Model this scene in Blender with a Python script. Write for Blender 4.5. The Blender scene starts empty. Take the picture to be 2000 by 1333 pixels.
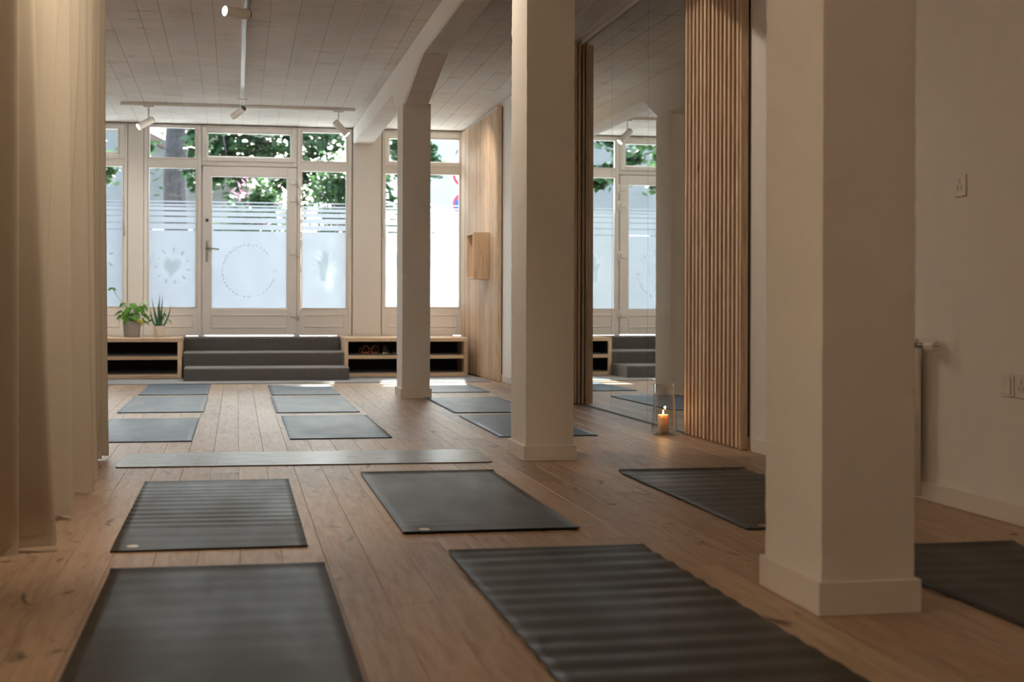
import bpy, bmesh, math, random
from mathutils import Vector, Matrix
random.seed(7)
sc = bpy.context.scene
C = sc.collection

# ------------------------------------------------------------------ camera
F, HEYE, PY0, ROLL = 2778.0, 0.85, 591.6, 0.003
TH = math.atan(538/F)
cam = bpy.data.cameras.new('camera')
camo = bpy.data.objects.new('camera', cam); C.objects.link(camo)
cam.sensor_width = 36; cam.lens = F/2000*36
cam.shift_y = -(666.5-PY0)/2000
camo.matrix_world = (Matrix.Translation((0, 0, HEYE)) @ Matrix.Rotation(-TH, 4, 'Z') @
                     Matrix.Rotation(math.pi/2, 4, 'X') @ Matrix.Rotation(ROLL, 4, 'Z'))
cam.clip_start = 0.05; cam.clip_end = 400
cam.dof.use_dof = True; cam.dof.focus_distance = 8.3; cam.dof.aperture_fstop = 3.4
sc.camera = camo

# ------------------------------------------------------------------ world, sun, exposure
w = bpy.data.worlds.new('world'); sc.world = w; w.use_nodes = True
nt = w.node_tree; nt.nodes.clear()
sky = nt.nodes.new('ShaderNodeTexSky'); sky.sky_type = 'NISHITA'
sky.sun_disc = False; sky.sun_elevation = math.radians(46); sky.sun_rotation = math.radians(8)
sky.air_density = .8; sky.dust_density = 5.0; sky.ozone_density = 1.0
bg = nt.nodes.new('ShaderNodeBackground'); bg.inputs['Strength'].default_value = 1.9
wo = nt.nodes.new('ShaderNodeOutputWorld')
nt.links.new(sky.outputs[0], bg.inputs[0]); nt.links.new(bg.outputs[0], wo.inputs[0])

def light(name, kind, loc, target, energy, color=(1, 1, 1), size=.1, spot=60, blend=.7):
    l = bpy.data.lights.new(name, kind); l.energy = energy; l.color = color
    if kind == 'SPOT':
        l.spot_size = math.radians(spot); l.spot_blend = blend; l.shadow_soft_size = size
    elif kind == 'AREA':
        l.size = size
    elif kind == 'SUN':
        l.angle = size
    else:
        l.shadow_soft_size = size
    o = bpy.data.objects.new(name, l); C.objects.link(o); o.location = loc
    o.rotation_euler = (Vector(target)-Vector(loc)).to_track_quat('-Z', 'Y').to_euler()
    return o
EL = math.radians(43); AZ = math.radians(7)
sd = Vector((math.sin(AZ)*math.cos(EL), math.cos(AZ)*math.cos(EL), math.sin(EL)))
light('sun', 'SUN', sd*30, (0, 0, 0), 26.0, (1, .95, .86), .009)
WARM = (1, .84, .66)
light('fill_left_wall', 'SPOT', (-.9, 2.4, 3.1), (-3.3, 3.2, 1.9), 720, WARM, .025, 100)  # unseen fill, added to bounce off the left wall onto pillar and wall
light('fill_back_wall', 'SPOT', (.2, -.6, 3.1), (-.6, -3, 1.4), 15, WARM, .025, 110)  # added fill without a fitting, bounced from the back wall
light('lamp_near', 'SPOT', (.31, .97, 3.05), (2.95, 5.0, 1.9), 9, WARM, .025, 80)
light('fill_curtain', 'SPOT', (.10, 4.6, 3.05), (-.95, 6.0, 1.5), 180, WARM, .025, 110)  # unseen fill added to brighten the curtain
light('fill_mirror_wall', 'SPOT', (.5, 8.4, 3.03), (2.9, 8.0, 1.5), 75, WARM, .025, 90)  # extra unseen fill to lift the slats and mirror wall

light('fill_window_wall', 'SPOT', (.3, 13.2, 2.92), (.3, 17.3, .2), 105, (1, .93, .86), .025, 76)  # added fill that lifts frames, benches and steps; no fitting behind it
light('fill_mid_column', 'SPOT', (.4, 5.4, 3.0), (1.72, 7.5, 1.5), 8, WARM, .025, 60)  # unseen fill added for the front of the middle pillar
light('fill_far_column', 'SPOT', (.5, 9.3, 3.0), (1.5, 12.5, 1.7), 12, WARM, .025, 70)  # added fill for the far pillar's front, without a fitting
light('fill_alcove_up', 'SPOT', (-2.3, 8.2, 1.7), (-3.3, 8.2, 3.0), 330, (1, .94, .88), .1, 110)  # hidden uplight added so the left wall brightens the ceiling
light('fill_alcove_up_far', 'SPOT', (-2.3, 12.6, 1.7), (-3.3, 12.6, 3.0), 330, (1, .94, .88), .1, 110)  # second added uplight, out of sight, for the ceiling nearer the windows
light('lamp_far_slats', 'SPOT', (1.95, 14.9, 2.93), (2.75, 15.9, 1.9), 52, WARM, .04, 75)
light('fill_bench', 'SPOT', (2.1, 13.2, 2.95), (1.9, 16.2, .3), 36, WARM, .04, 80)  # unseen fill added to brighten the right bench front
v = sc.view_settings
v.view_transform = 'Standard'; v.look = 'None'; v.gamma = 1; v.use_curve_mapping = False
v.exposure = 0.0
sc.cycles.use_denoising = True
sc.cycles.max_bounces = 14; sc.cycles.diffuse_bounces = 7; sc.cycles.glossy_bounces = 5
sc.cycles.transmission_bounces = 8; sc.cycles.transparent_max_bounces = 16
sc.cycles.caustics_reflective = False; sc.cycles.caustics_refractive = False
sc.cycles.sample_clamp_indirect = 6

# ------------------------------------------------------------------ materials
def new_mat(name):
    m = bpy.data.materials.new(name); m.use_nodes = True
    n = m.node_tree; b = n.nodes['Principled BSDF']
    return m, n, b
def nd(n, t, **k):
    x = n.nodes.new(t)
    for a, b in k.items(): setattr(x, a, b)
    return x
def ramp(n, fac, stops):
    r = n.nodes.new('ShaderNodeValToRGB'); e = r.color_ramp.elements
    e[0].position, e[0].color = stops[0][0], (*stops[0][1], 1)
    e[1].position, e[1].color = stops[-1][0], (*stops[-1][1], 1)
    for p, c in stops[1:-1]:
        q = e.new(p); q.color = (*c, 1)
    n.links.new(fac, r.inputs[0]); return r.outputs[0]
def coords(n, scale, rnd=0.0, obj=True, rot=(0, 0, 0)):
    tc = nd(n, 'ShaderNodeTexCoord'); mp = nd(n, 'ShaderNodeMapping'); mp.inputs['Scale'].default_value = scale
    mp.inputs['Rotation'].default_value = rot
    n.links.new(tc.outputs['Object'], mp.inputs[0])
    if rnd:
        oi = nd(n, 'ShaderNodeObjectInfo'); ml = nd(n, 'ShaderNodeMath', operation='MULTIPLY'); ml.inputs[1].default_value = rnd
        n.links.new(oi.outputs['Random'], ml.inputs[0]); n.links.new(ml.outputs[0], mp.inputs['Location'])
    return mp.outputs[0]
def noise(n, vec, scale, detail=4, rough=.55, dist=0):
    t = nd(n, 'ShaderNodeTexNoise'); t.inputs['Scale'].default_value = scale; t.inputs['Detail'].default_value = detail
    t.inputs['Roughness'].default_value = rough; t.inputs['Distortion'].default_value = dist
    n.links.new(vec, t.inputs['Vector']); return t.outputs['Fac']
def bump(n, b, h, strength, dist=.002):
    bp = nd(n, 'ShaderNodeBump'); bp.inputs['Strength'].default_value = strength; bp.inputs['Distance'].default_value = dist
    n.links.new(h, bp.inputs['Height']); n.links.new(bp.outputs[0], b.inputs['Normal'])
def mixc(n, fac, a, b, mode='MIX'):
    m = nd(n, 'ShaderNodeMix', data_type='RGBA', blend_type=mode)
    for s, x in ((m.inputs[0], fac), (m.inputs[6], a), (m.inputs[7], b)):
        if isinstance(x, bpy.types.NodeSocket): n.links.new(x, s)
        elif isinstance(x, (int, float)): s.default_value = x
        else: s.default_value = (*x, 1)
    return m.outputs[2]

def plain(name, col, rough=.5, metal=0.0, var=.06, bs=0.0, nscale=30, emit=None, es=0, sheen=0):
    m, n, b = new_mat(name)
    vec = coords(n, (1, 1, 1)); f = noise(n, vec, nscale, 3)
    c = ramp(n, f, [(.3, tuple(x*(1-var) for x in col)), (.7, tuple(min(1, x*(1+var)) for x in col))])
    n.links.new(c, b.inputs['Base Color']); b.inputs['Roughness'].default_value = rough; b.inputs['Metallic'].default_value = metal
    if bs: bump(n, b, f, bs)
    if sheen: b.inputs['Sheen Weight'].default_value = sheen
    if emit: b.inputs['Emission Color'].default_value = (*emit, 1); b.inputs['Emission Strength'].default_value = es
    return m

def m_oak():
    m, n, b = new_mat('oak_plank')
    vec = coords(n, (1, .09, 1), 60)
    g = noise(n, vec, 38, 6, .6, .8)
    base = ramp(n, g, [(.25, (.31, .215, .15)), (.5, (.43, .32, .23)), (.78, (.51, .40, .30))])
    fine = noise(n, coords(n, (1, .03, 1), 33), 260, 2)
    base = mixc(n, .25, base, ramp(n, fine, [(.35, (.27, .17, .10)), (.6, (.46, .33, .22))]))
    oi = nd(n, 'ShaderNodeObjectInfo')
    tint = ramp(n, oi.outputs['Random'], [(0, (.80, .76, .73)), (.35, (1.05, 1.02, .99)), (.7, (.92, .84, .78)), (1, (1.2, 1.17, 1.12))])
    base = mixc(n, 1.0, base, tint, 'MULTIPLY')
    kv = coords(n, (1, .45, 1), 91); k = noise(n, kv, 6.5, 3, .55, 1.4)
    kf = ramp(n, k, [(.66, (0, 0, 0)), (.75, (1, 1, 1))])
    base = mixc(n, kf, base, (.085, .055, .038))
    n.links.new(base, b.inputs['Base Color'])
    n.links.new(ramp(n, g, [(.2, (.50,)*3), (.8, (.40,)*3)]), b.inputs['Roughness'])
    b.inputs['Specular IOR Level'].default_value = .22
    bump(n, b, g, .16, .001)
    return m
def m_pine(name, tone=(1, 1, 1), axis='Z', blotch=.5):
    m, n, b = new_mat(name)
    s = {'Z': (1, 1, .08), 'Y': (1, .08, 1), 'X': (.08, 1, 1)}[axis]
    vec = coords(n, s, 40); g = noise(n, vec, 26, 5, .55, 1.6)
    st = [(.3, (.50, .34, .21)), (.5, (.66, .49, .34)), (.75, (.77, .62, .46))]
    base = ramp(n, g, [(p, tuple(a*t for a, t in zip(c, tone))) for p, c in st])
    oi = nd(n, 'ShaderNodeObjectInfo'); base = mixc(n, 1.0, base, ramp(n, oi.outputs['Random'], [(0, (.74, .70, .66)), (.5, (1, 1, 1)), (1, (1.14, 1.15, 1.16))]), 'MULTIPLY')
    k = noise(n, coords(n, tuple(x*.6 + .25 for x in s), 77), 7, 2, .5, .5)
    kf = ramp(n, k, [(.72, (0, 0, 0)), (.78, (1, 1, 1))])
    base = mixc(n, kf, base, (.2, .1, .045))
    n.links.new(base, b.inputs['Base Color']); b.inputs['Roughness'].default_value = .55
    bump(n, b, g, .1, .001)
    return m
def m_concrete():
    m, n, b = new_mat('board_marked_concrete')
    ge = nd(n, 'ShaderNodeNewGeometry'); mp = nd(n, 'ShaderNodeMapping'); mp.inputs['Scale'].default_value = (.30, 1, 1)
    n.links.new(ge.outputs['Position'], mp.inputs[0])      # the grain runs on across the board marks
    g = noise(n, mp.outputs[0], 9, 7, .66, .9); big = noise(n, ge.outputs['Position'], 1.1, 3)
    c1 = ramp(n, g, [(.30, (.48, .42, .37)), (.42, (.80, .77, .73)), (.75, (.90, .88, .85))])
    oi = nd(n, 'ShaderNodeObjectInfo')
    c1 = mixc(n, 1.0, c1, ramp(n, oi.outputs['Random'], [(0, (.96, .955, .95)), (1, (1.03, 1.03, 1.03))]), 'MULTIPLY')
    c1 = mixc(n, .4, c1, ramp(n, big, [(.35, (.64, .60, .55)), (.65, (.88, .86, .83))]))
    n.links.new(c1, b.inputs['Base Color']); b.inputs['Roughness'].default_value = .85
    bump(n, b, g, .5, .003)
    return m
def m_plaster(name, col=(.80, .76, .70), s=.35):
    m, n, b = new_mat(name)
    vec = coords(n, (1, 1, 1)); f = noise(n, vec, 9, 5, .55)
    f2 = noise(n, vec, 90, 3)
    n.links.new(ramp(n, f, [(.3, tuple(x*.97 for x in col)), (.7, col)]), b.inputs['Base Color'])
    b.inputs['Roughness'].default_value = .8
    ad = nd(n, 'ShaderNodeMath', operation='MULTIPLY_ADD'); ad.inputs[1].default_value = .25
    n.links.new(f2, ad.inputs[0]); n.links.new(f, ad.inputs[2]); bump(n, b, ad.outputs[0], s, .006)
    return m
def m_mat(name, col, rib=1.0, rough=.46, spec=.3):
    m, n, b = new_mat(name)
    vec = coords(n, (1, 1, 1), 7)
    def wave(dirn, sc_):
        t = nd(n, 'ShaderNodeTexWave', wave_type='BANDS', bands_direction=dirn); t.inputs['Scale'].default_value = sc_
        t.inputs['Distortion'].default_value = .4; t.inputs['Detail'].default_value = 1; n.links.new(vec, t.inputs['Vector']); return t.outputs['Fac']
    a, c = wave('X', 55), wave('Y', 42)
    mx = nd(n, 'ShaderNodeMath', operation='ADD'); n.links.new(a, mx.inputs[0]); n.links.new(c, mx.inputs[1])
    wear = noise(n, coords(n, (1, .35, 1), 20), 5, 4)
    cc = ramp(n, wear, [(.3, tuple(x*.85 for x in col)), (.7, tuple(x*1.2 for x in col))])
    n.links.new(cc, b.inputs['Base Color'])
    n.links.new(ramp(n, wear, [(.3, (rough-.05,)*3), (.7, (rough+.08,)*3)]), b.inputs['Roughness'])
    bump(n, b, mx.outputs[0], .22*rib, .0012); b.inputs['Specular IOR Level'].default_value = spec
    return m
def m_marble():
    m, n, b = new_mat('marbled_mat')
    vec = coords(n, (.35, 1, 1)); g = noise(n, vec, 10, 5, .6, 1.8)
    n.links.new(ramp(n, g, [(.3, (.085, .075, .068)), (.46, (.17, .155, .14)), (.7, (.23, .21, .19))]), b.inputs['Base Color'])
    b.inputs['Roughness'].default_value = .32; b.inputs['Specular IOR Level'].default_value = .10; bump(n, b, g, .05)
    return m
def m_glass(name, rough=0.0, tint=(1, 1, 1), boost=.9, ior=5):
    m = bpy.data.materials.new(name); m.use_nodes = True; n = m.node_tree; n.nodes.clear()
    tr = nd(n, 'ShaderNodeBsdfTransparent'); tr.inputs[0].default_value = (*tint, 1)
    gl = nd(n, 'ShaderNodeBsdfGlossy'); gl.inputs['Roughness'].default_value = rough
    fr = nd(n, 'ShaderNodeLayerWeight'); fr.inputs[0].default_value = .5      # Schlick's curve, the same for both sides of the pane
    pw = nd(n, 'ShaderNodeMath', operation='POWER'); pw.inputs[1].default_value = ior; n.links.new(fr.outputs['Facing'], pw.inputs[0])
    ml = nd(n, 'ShaderNodeMath', operation='MULTIPLY_ADD', use_clamp=True); ml.inputs[1].default_value = boost; ml.inputs[2].default_value = .035
    mx = nd(n, 'ShaderNodeMixShader'); o = nd(n, 'ShaderNodeOutputMaterial')
    n.links.new(pw.outputs[0], ml.inputs[0]); n.links.new(ml.outputs[0], mx.inputs[0])
    n.links.new(tr.outputs[0], mx.inputs[1]); n.links.new(gl.outputs[0], mx.inputs[2]); n.links.new(mx.outputs[0], o.inputs[0])
    return m
def m_film(name, col):
    m = bpy.data.materials.new(name); m.use_nodes = True; n = m.node_tree; n.nodes.clear()
    vec = coords(n, (1, 1, 1)); f = noise(n, vec, 3, 3)
    c = ramp(n, f, [(.3, tuple(x*.94 for x in col)), (.7, col)])
    t = nd(n, 'ShaderNodeBsdfTranslucent'); d = nd(n, 'ShaderNodeBsdfDiffuse')
    n.links.new(c, t.inputs[0]); n.links.new(c, d.inputs[0])
    mx = nd(n, 'ShaderNodeMixShader'); mx.inputs[0].default_value = .1
    o = nd(n, 'ShaderNodeOutputMaterial'); n.links.new(t.outputs[0], mx.inputs[1]); n.links.new(d.outputs[0], mx.inputs[2]); n.links.new(mx.outputs[0], o.inputs[0])
    return m
def m_fabric():
    m = bpy.data.materials.new('cream_curtain_fabric'); m.use_nodes = True; n = m.node_tree; n.nodes.clear()
    vec = coords(n, (1, 1, 1)); f = noise(n, vec, 400, 2); c = ramp(n, f, [(.3, (.60, .53, .42)), (.7, (.68, .61, .50))])
    t = nd(n, 'ShaderNodeBsdfTranslucent'); d = nd(n, 'ShaderNodeBsdfDiffuse')
    n.links.new(c, t.inputs[0]); n.links.new(c, d.inputs[0])
    bp = nd(n, 'ShaderNodeBump'); bp.inputs['Strength'].default_value = .1; n.links.new(f, bp.inputs['Height']); n.links.new(bp.outputs[0], d.inputs['Normal'])
    mx = nd(n, 'ShaderNodeMixShader'); mx.inputs[0].default_value = .25
    o = nd(n, 'ShaderNodeOutputMaterial'); n.links.new(d.outputs[0], mx.inputs[1]); n.links.new(t.outputs[0], mx.inputs[2]); n.links.new(mx.outputs[0], o.inputs[0])
    return m
def m_leaf(name, c1, c2, tl=.35, rough=.35):
    m, n, b = new_mat(name)
    oi = nd(n, 'ShaderNodeObjectInfo'); vec = coords(n, (1, 1, 1)); f = noise(n, vec, 6, 2)
    c = ramp(n, f, [(.35, c1), (.65, c2)])
    c = mixc(n, 1.0, c, ramp(n, oi.outputs['Random'], [(0, (.7, .75, .7)), (1, (1.25, 1.2, 1.1))]), 'MULTIPLY')
    n.links.new(c, b.inputs['Base Color']); b.inputs['Roughness'].default_value = rough
    t = nd(n, 'ShaderNodeBsdfTranslucent'); n.links.new(c, t.inputs[0])
    mx = nd(n, 'ShaderNodeMixShader'); mx.inputs[0].default_value = tl
    o = n.nodes['Material Output']; n.links.new(b.outputs[0], mx.inputs[1]); n.links.new(t.outputs[0], mx.inputs[2]); n.links.new(mx.outputs[0], o.inputs[0])
    return m
def m_emit(name, col, s):
    m = bpy.data.materials.new(name); m.use_nodes = True; n = m.node_tree; n.nodes.clear()
    e = nd(n, 'ShaderNodeEmission'); e.inputs[0].default_value = (*col, 1); e.inputs[1].default_value = s
    o = nd(n, 'ShaderNodeOutputMaterial'); n.links.new(e.outputs[0], o.inputs[0]); return m

OAK = m_oak(); CONC = m_concrete(); PLA = m_plaster('white_wall_plaster', (.85, .82, .78), .12)
COLP = m_plaster('rough_column_plaster', (.80, .76, .69), .55)
PVC = plain('white_window_frame', (.85, .82, .79), .35, var=.015)
TRIM = plain('white_painted_skirting', (.78, .73, .66), .4, var=.02)
PINE = m_pine('pale_pine'); PINEY = m_pine('pale_pine_lengthwise', (1, 1, 1), 'Y'); PINEX = m_pine('pine_bench_board', (.93, .9, .85), 'X')
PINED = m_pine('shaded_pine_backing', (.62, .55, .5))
MATD = m_mat('charcoal_ribbed_mat', (.034, .032, .030), 1.0, .42, .22); MATB = m_mat('slate_woven_mat', (.055, .09, .15), .7, .46, .22)
MARB = m_marble(); GLASS = m_glass('window_glass', 0, (.9, .96, .95), .9)
LANT = m_glass('lantern_glass', 0, (.975, .985, .985), .95, 1.8)
FILM = m_film('frosted_film', (.395, .415, .445)); EMB = m_film('thin_frosted_motif', (.84, .90, .89)); EMBW = m_film('thick_frosted_motif', (1, 1, 1))
FAB = m_fabric()
CARP = plain('charcoal_carpet', (.095, .088, .083), .95, var=.5, bs=.9, nscale=220, sheen=.35)
CARPG = plain('grey_entrance_carpet', (.22, .23, .25), .95, var=.3, bs=.8, nscale=200, sheen=.2)
BLACK = plain('black_lining', (.008, .008, .009), .8); RUB = plain('black_rubber_tray', (.05, .05, .054), .45)
WHITE = plain('white_lamp_metal', (.80, .77, .72), .35, var=.01); DARKM = plain('dark_metal', (.06, .055, .05), .4, .6)
STEEL = plain('brushed_steel', (.30, .29, .27), .35, .9); SOCK = plain('white_socket_plastic', (.80, .74, .67), .3, var=.01)
HOLE = plain('dark_socket_hole', (.05, .04, .035), .6)
SOCR = plain('socket_recess', (.62, .56, .50), .4)
MIR, _n, _b = new_mat('mirror_glass'); _b.inputs['Metallic'].default_value = 1; _b.inputs['Roughness'].default_value = .004; _b.inputs['Base Color'].default_value = (.88, .90, .87, 1)
EDGE = plain('mirror_edge', (.06, .08, .07), .3)
POTG = plain('grey_ceramic', (.30, .29, .29), .55); POTW = plain('white_ceramic', (.74, .68, .64), .4)
SOIL = plain('potting_soil', (.03, .02, .015), .95, var=.4, bs=.6)
LEAF = m_leaf('glossy_green_leaf', (.09, .26, .03), (.20, .44, .06)); LEAFY = m_leaf('yellowing_leaf', (.62, .50, .06), (.75, .62, .12))
STEM = m_leaf('green_stem', (.16, .36, .10), (.28, .48, .16), .1); ALOE = m_leaf('blue_green_leaf', (.05, .17, .10), (.09, .26, .15), .15)
WAX = plain('ivory_wax', (.95, .76, .55), .45, var=.02); _w = WAX.node_tree.nodes['Principled BSDF']
_w.inputs['Subsurface Weight'].default_value = .6; _w.inputs['Subsurface Radius'].default_value = (.05, .03, .018); _w.inputs['Subsurface Scale'].default_value = 1
FLAME = m_emit('candle_flame', (1, .62, .25), 28); LENS = m_emit('lit_lamp_lens', (1, .95, .86), 14)
LEATH = plain('tan_leather', (.30, .12, .05), .45); SHOEB = plain('black_shoe_cloth', (.03, .03, .032), .6); SOLE = plain('pale_rubber_sole', (.55, .5, .45), .6)
BARK = plain('tree_bark', (.045, .04, .04), .95, var=.5, bs=1, nscale=14)
TLEAF = m_leaf('tree_leaf', (.018, .055, .020), (.045, .11, .035), .3, .5); BLEAF = m_leaf('bush_leaf', (.028, .075, .03), (.08, .16, .06), .3, .5)
PINK = plain('pink_blossom', (.72, .33, .50), .7); GROUND = plain('pale_paving', (.50, .49, .47), .9, var=.2, bs=.4, nscale=60)
EXTW = plain('grey_render', (.26, .25, .235), .9, var=.08, nscale=2); EXTW2 = plain('sunlit_render', (.55, .54, .55), .9, var=.06, nscale=2)  # second render is paler to stand for sunlight on its unlit front
ROOF = plain('brown_roof_tile', (.22, .13, .10), .8, var=.25, nscale=12); SIGNW = plain('sign_white', (.8, .8, .8), .4); SIGNR = plain('sign_red', (.55, .04, .07), .4); SIGNB = plain('sign_blue', (.03, .12, .55), .4)
WINDK = plain('dark_window', (.05, .06, .07), .15); LOGO = plain('mat_logo_print', (.62, .56, .5), .5); LOGOR = plain('mat_logo_print_red', (.50, .28, .22), .5)

# ------------------------------------------------------------------ mesh helpers
class MB:
    def __init__(s): s.v = []; s.f = []; s.sm = []
    def add(s, vs, fs, smooth=False):
        o = len(s.v); s.v += [tuple(p) for p in vs]; s.f += [tuple(o+i for i in q) for q in fs]; s.sm += [smooth]*len(fs); return s
    def box(s, x0, x1, y0, y1, z0, z1, bv=0.0):
        if bv <= 0:
            vs = [(x, y, z) for z in (z0, z1) for y in (y0, y1) for x in (x0, x1)]
            return s.add(vs, [(0, 2, 3, 1), (4, 5, 7, 6), (0, 1, 5, 4), (2, 6, 7, 3), (0, 4, 6, 2), (1, 3, 7, 5)])
        bm = bmesh.new(); bmesh.ops.create_cube(bm, size=1)
        for q in bm.verts: q.co = Vector(((x0+x1)/2+q.co.x*(x1-x0), (y0+y1)/2+q.co.y*(y1-y0), (z0+z1)/2+q.co.z*(z1-z0)))
        bmesh.ops.bevel(bm, geom=bm.edges[:], offset=bv, segments=1, affect='EDGES'); bm.verts.index_update()
        s.add([q.co[:] for q in bm.verts], [[q.index for q in f.verts] for f in bm.faces]); bm.free(); return s
    def tube(s, pts, radii, n=10, caps=True, smooth=True):
        pts = [Vector(p) for p in pts]
        if not hasattr(radii, '__len__'): radii = [radii]*len(pts)
        vs = []; up = None
        for i, p in enumerate(pts):
            d = (pts[min(i+1, len(pts)-1)]-pts[max(i-1, 0)]).normalized()
            if up is None:
                up = Vector((0, 0, 1)) if abs(d.z) < .9 else Vector((1, 0, 0))
            a = d.cross(up).normalized(); b = a.cross(d).normalized(); up = b
            for k in range(n):
                t = 2*math.pi*k/n; vs.append(p+a*math.cos(t)*radii[i]+b*math.sin(t)*radii[i])
        fs = []
        for i in range(len(pts)-1):
            for k in range(n): fs.append((i*n+k, i*n+(k+1) % n, (i+1)*n+(k+1) % n, (i+1)*n+k))
        s.add(vs, fs, smooth)
        if caps:
            o = len(s.v)-len(vs); m = (len(pts)-1)*n
            s.f += [tuple(o+k for k in reversed(range(n))), tuple(o+m+k for k in range(n))]; s.sm += [False]*2
        return s
    def lathe(s, prof, n=32, c=(0, 0), smooth=True):
        vs = []
        for r, z in prof:
            for k in range(n):
                t = 2*math.pi*k/n; vs.append((c[0]+r*math.cos(t), c[1]+r*math.sin(t), z))
        fs = [(i*n+k, i*n+(k+1) % n, (i+1)*n+(k+1) % n, (i+1)*n+k) for i in range(len(prof)-1) for k in range(n)]
        return s.add(vs, fs, smooth)
    def prism(s, outline, axis, a0, a1):   # outline: 2D points; extruded along axis
        def P(p, a): return {'X': (a, p[0], p[1]), 'Y': (p[0], a, p[1]), 'Z': (p[0], p[1], a)}[axis]
        n = len(outline); vs = [P(p, a0) for p in outline]+[P(p, a1) for p in outline]
        fs = [tuple(range(n)), tuple(reversed(range(n, 2*n)))]+[(i, i+n, (i+1) % n+n, (i+1) % n) for i in range(n)]
        return s.add(vs, fs)
    def mesh(s, name, mat):
        me = bpy.data.meshes.new(name); me.from_pydata(s.v, [], s.f); me.materials.append(mat)
        me.polygons.foreach_set('use_smooth', s.sm)
        bm = bmesh.new(); bm.from_mesh(me); bmesh.ops.recalc_face_normals(bm, faces=bm.faces[:]); bm.to_mesh(me); bm.free()
        me.update(); return me
    def obj(s, name, mat, parent=None):
        return link(name, s.mesh(name, mat), parent)
def link(name, me, parent=None, loc=None, rot=None):
    o = bpy.data.objects.new(name, me); C.objects.link(o)
    if parent: o.parent = parent
    if loc is not None: o.location = loc
    if rot is not None: o.rotation_euler = rot
    return o
def tag(o, label, cat, group=None, kind=None):
    o['label'] = label; o['category'] = cat
    if group: o['group'] = group
    if kind: o['kind'] = kind
    return o
def thing(name, label, cat, loc=(0, 0, 0), rz=0, group=None, kind=None):
    return tag(link(name, None, None, loc, (0, 0, rz)), label, cat, group, kind)
def frame_rect(mb, x0, x1, z0, z1, wd, y0, y1, bv=.004):   # a rectangular frame in the XZ plane
    mb.box(x0, x0+wd, y0, y1, z0, z1, bv); mb.box(x1-wd, x1, y0, y1, z0, z1, bv)
    mb.box(x0+wd, x1-wd, y0, y1, z0, z0+wd, bv); mb.box(x0+wd, x1-wd, y0, y1, z1-wd, z1, bv)

YW = 17.35                       # inner face of the street-side wall
def cz(y): return 2.97+.015*(YW-y)       # underside of the ceiling (it slopes a little)
RA = .016                        # the mirror wall runs 0.9 degrees off the planks
def wx(y): return 2.955-RA*(y-5)

# ------------------------------------------------------------------ structure: floor
fl = MB().box(-3.3, 3.3, -3.0, 17.6, -.12, -.016).obj('floor', plain('screed', (.12, .07, .04), .9))
tag(fl, 'oiled oak plank floor running the length of the studio', 'floor', kind='structure')
PWD = .1385; seam0 = .014; cache = {}
def plank_mesh(L):
    k = round(L, 2)
    if k not in cache:
        x = PWD/2-.0005; y = k/2-.0004; c = .0011
        vs = [(-x, -y, -.0155), (x, -y, -.0155), (x, y, -.0155), (-x, y, -.0155), (-x, -y, -c), (x, -y, -c), (x, y, -c), (-x, y, -c),
              (-x+c, -y+c, 0), (x-c, -y+c, 0), (x-c, y-c, 0), (-x+c, y-c, 0)]
        fs = [(0, 3, 2, 1)]+[(i, (i+1) % 4, (i+1) % 4+4, i+4) for i in range(4)]+[(i+4, (i+1) % 4+4, (i+1) % 4+8, i+8) for i in range(4)]+[(8, 9, 10, 11)]
        cache[k] = MB().add(vs, fs).mesh('plank', OAK)
    return cache[k]
i0 = math.ceil((-2.45-seam0)/PWD); i = i0; n_pl = 0
while seam0+i*PWD < wx(2):
    xc = seam0+(i+.5)*PWD; y = 2.3; L = random.choice([.5, .9, 1.3, 1.7, 2.1])
    while y < 15.98:
        L = min(L, 16.0-y)
        if 16.0-y-L < .3: L = round(16.0-y, 2)
        if xc-PWD/2 < wx(y+L)-.005 and not (xc < -1.15 and y < 8.2):
            link('plank', plank_mesh(L), fl, (xc, y+L/2, 0)); n_pl += 1
        y += L; L = 2.2
    i += 1
bk = MB()
for k in range(0, 48):
    x = -3.3+k*PWD; bk.box(x, x+PWD-.002, -3.0, 2.29, -.0155, -.0005)
for k in range(0, 15):
    x = -3.3+k*PWD
    if x+PWD < -1.15: bk.box(x, x+PWD-.002, 2.3, 8.2, -.0155, -.0005)
b_ = bk.obj('plank', OAK, fl); b_['kind'] = 'stuff'
car = MB().box(-2.45, 2.68, 14.98, 17.3, .0005, .008, .003).obj('entrance_carpet', CARPG)
tag(car, 'grey entrance carpet strip on the floor along the steps and benches', 'carpet')

# ------------------------------------------------------------------ structure: ceiling of board-marked concrete
ce = MB().box(-3.3, 3.3, -20.4, .11, .006, .2).obj('ceiling', plain('concrete_slab', (.36, .31, .26), .9))
ce.location = (0, YW, 2.97); ce.rotation_euler = (-.015, 0, 0)
tag(ce, 'pale board-marked concrete ceiling with fine seams', 'ceiling', kind='structure')
bc = {}
xs = [-3.2]
while xs[-1] < 3.1: xs.append(xs[-1]+random.choice([.16, .19, .2, .22, .24]))
for a in range(len(xs)-1):
    wd = round(xs[a+1]-xs[a], 2); y = -3.1+random.uniform(-.12, .12); ye = .1; rows = [(y, ye)]
    while y > -15.5: rows.append((y-3.75, y)); y -= 3.75
    for (ya, yb) in rows:
        L = round(yb-ya, 2); key = (wd, L)
        if key not in bc: bc[key] = MB().box(-wd/2+.0012, wd/2-.0012, -L/2+.0012, L/2-.0012, 0, .012, .0016).mesh('board', CONC)
        link('board', bc[key], ce, ((xs[a]+xs[a+1])/2, (ya+yb)/2, random.uniform(-.002, 0)))

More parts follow.
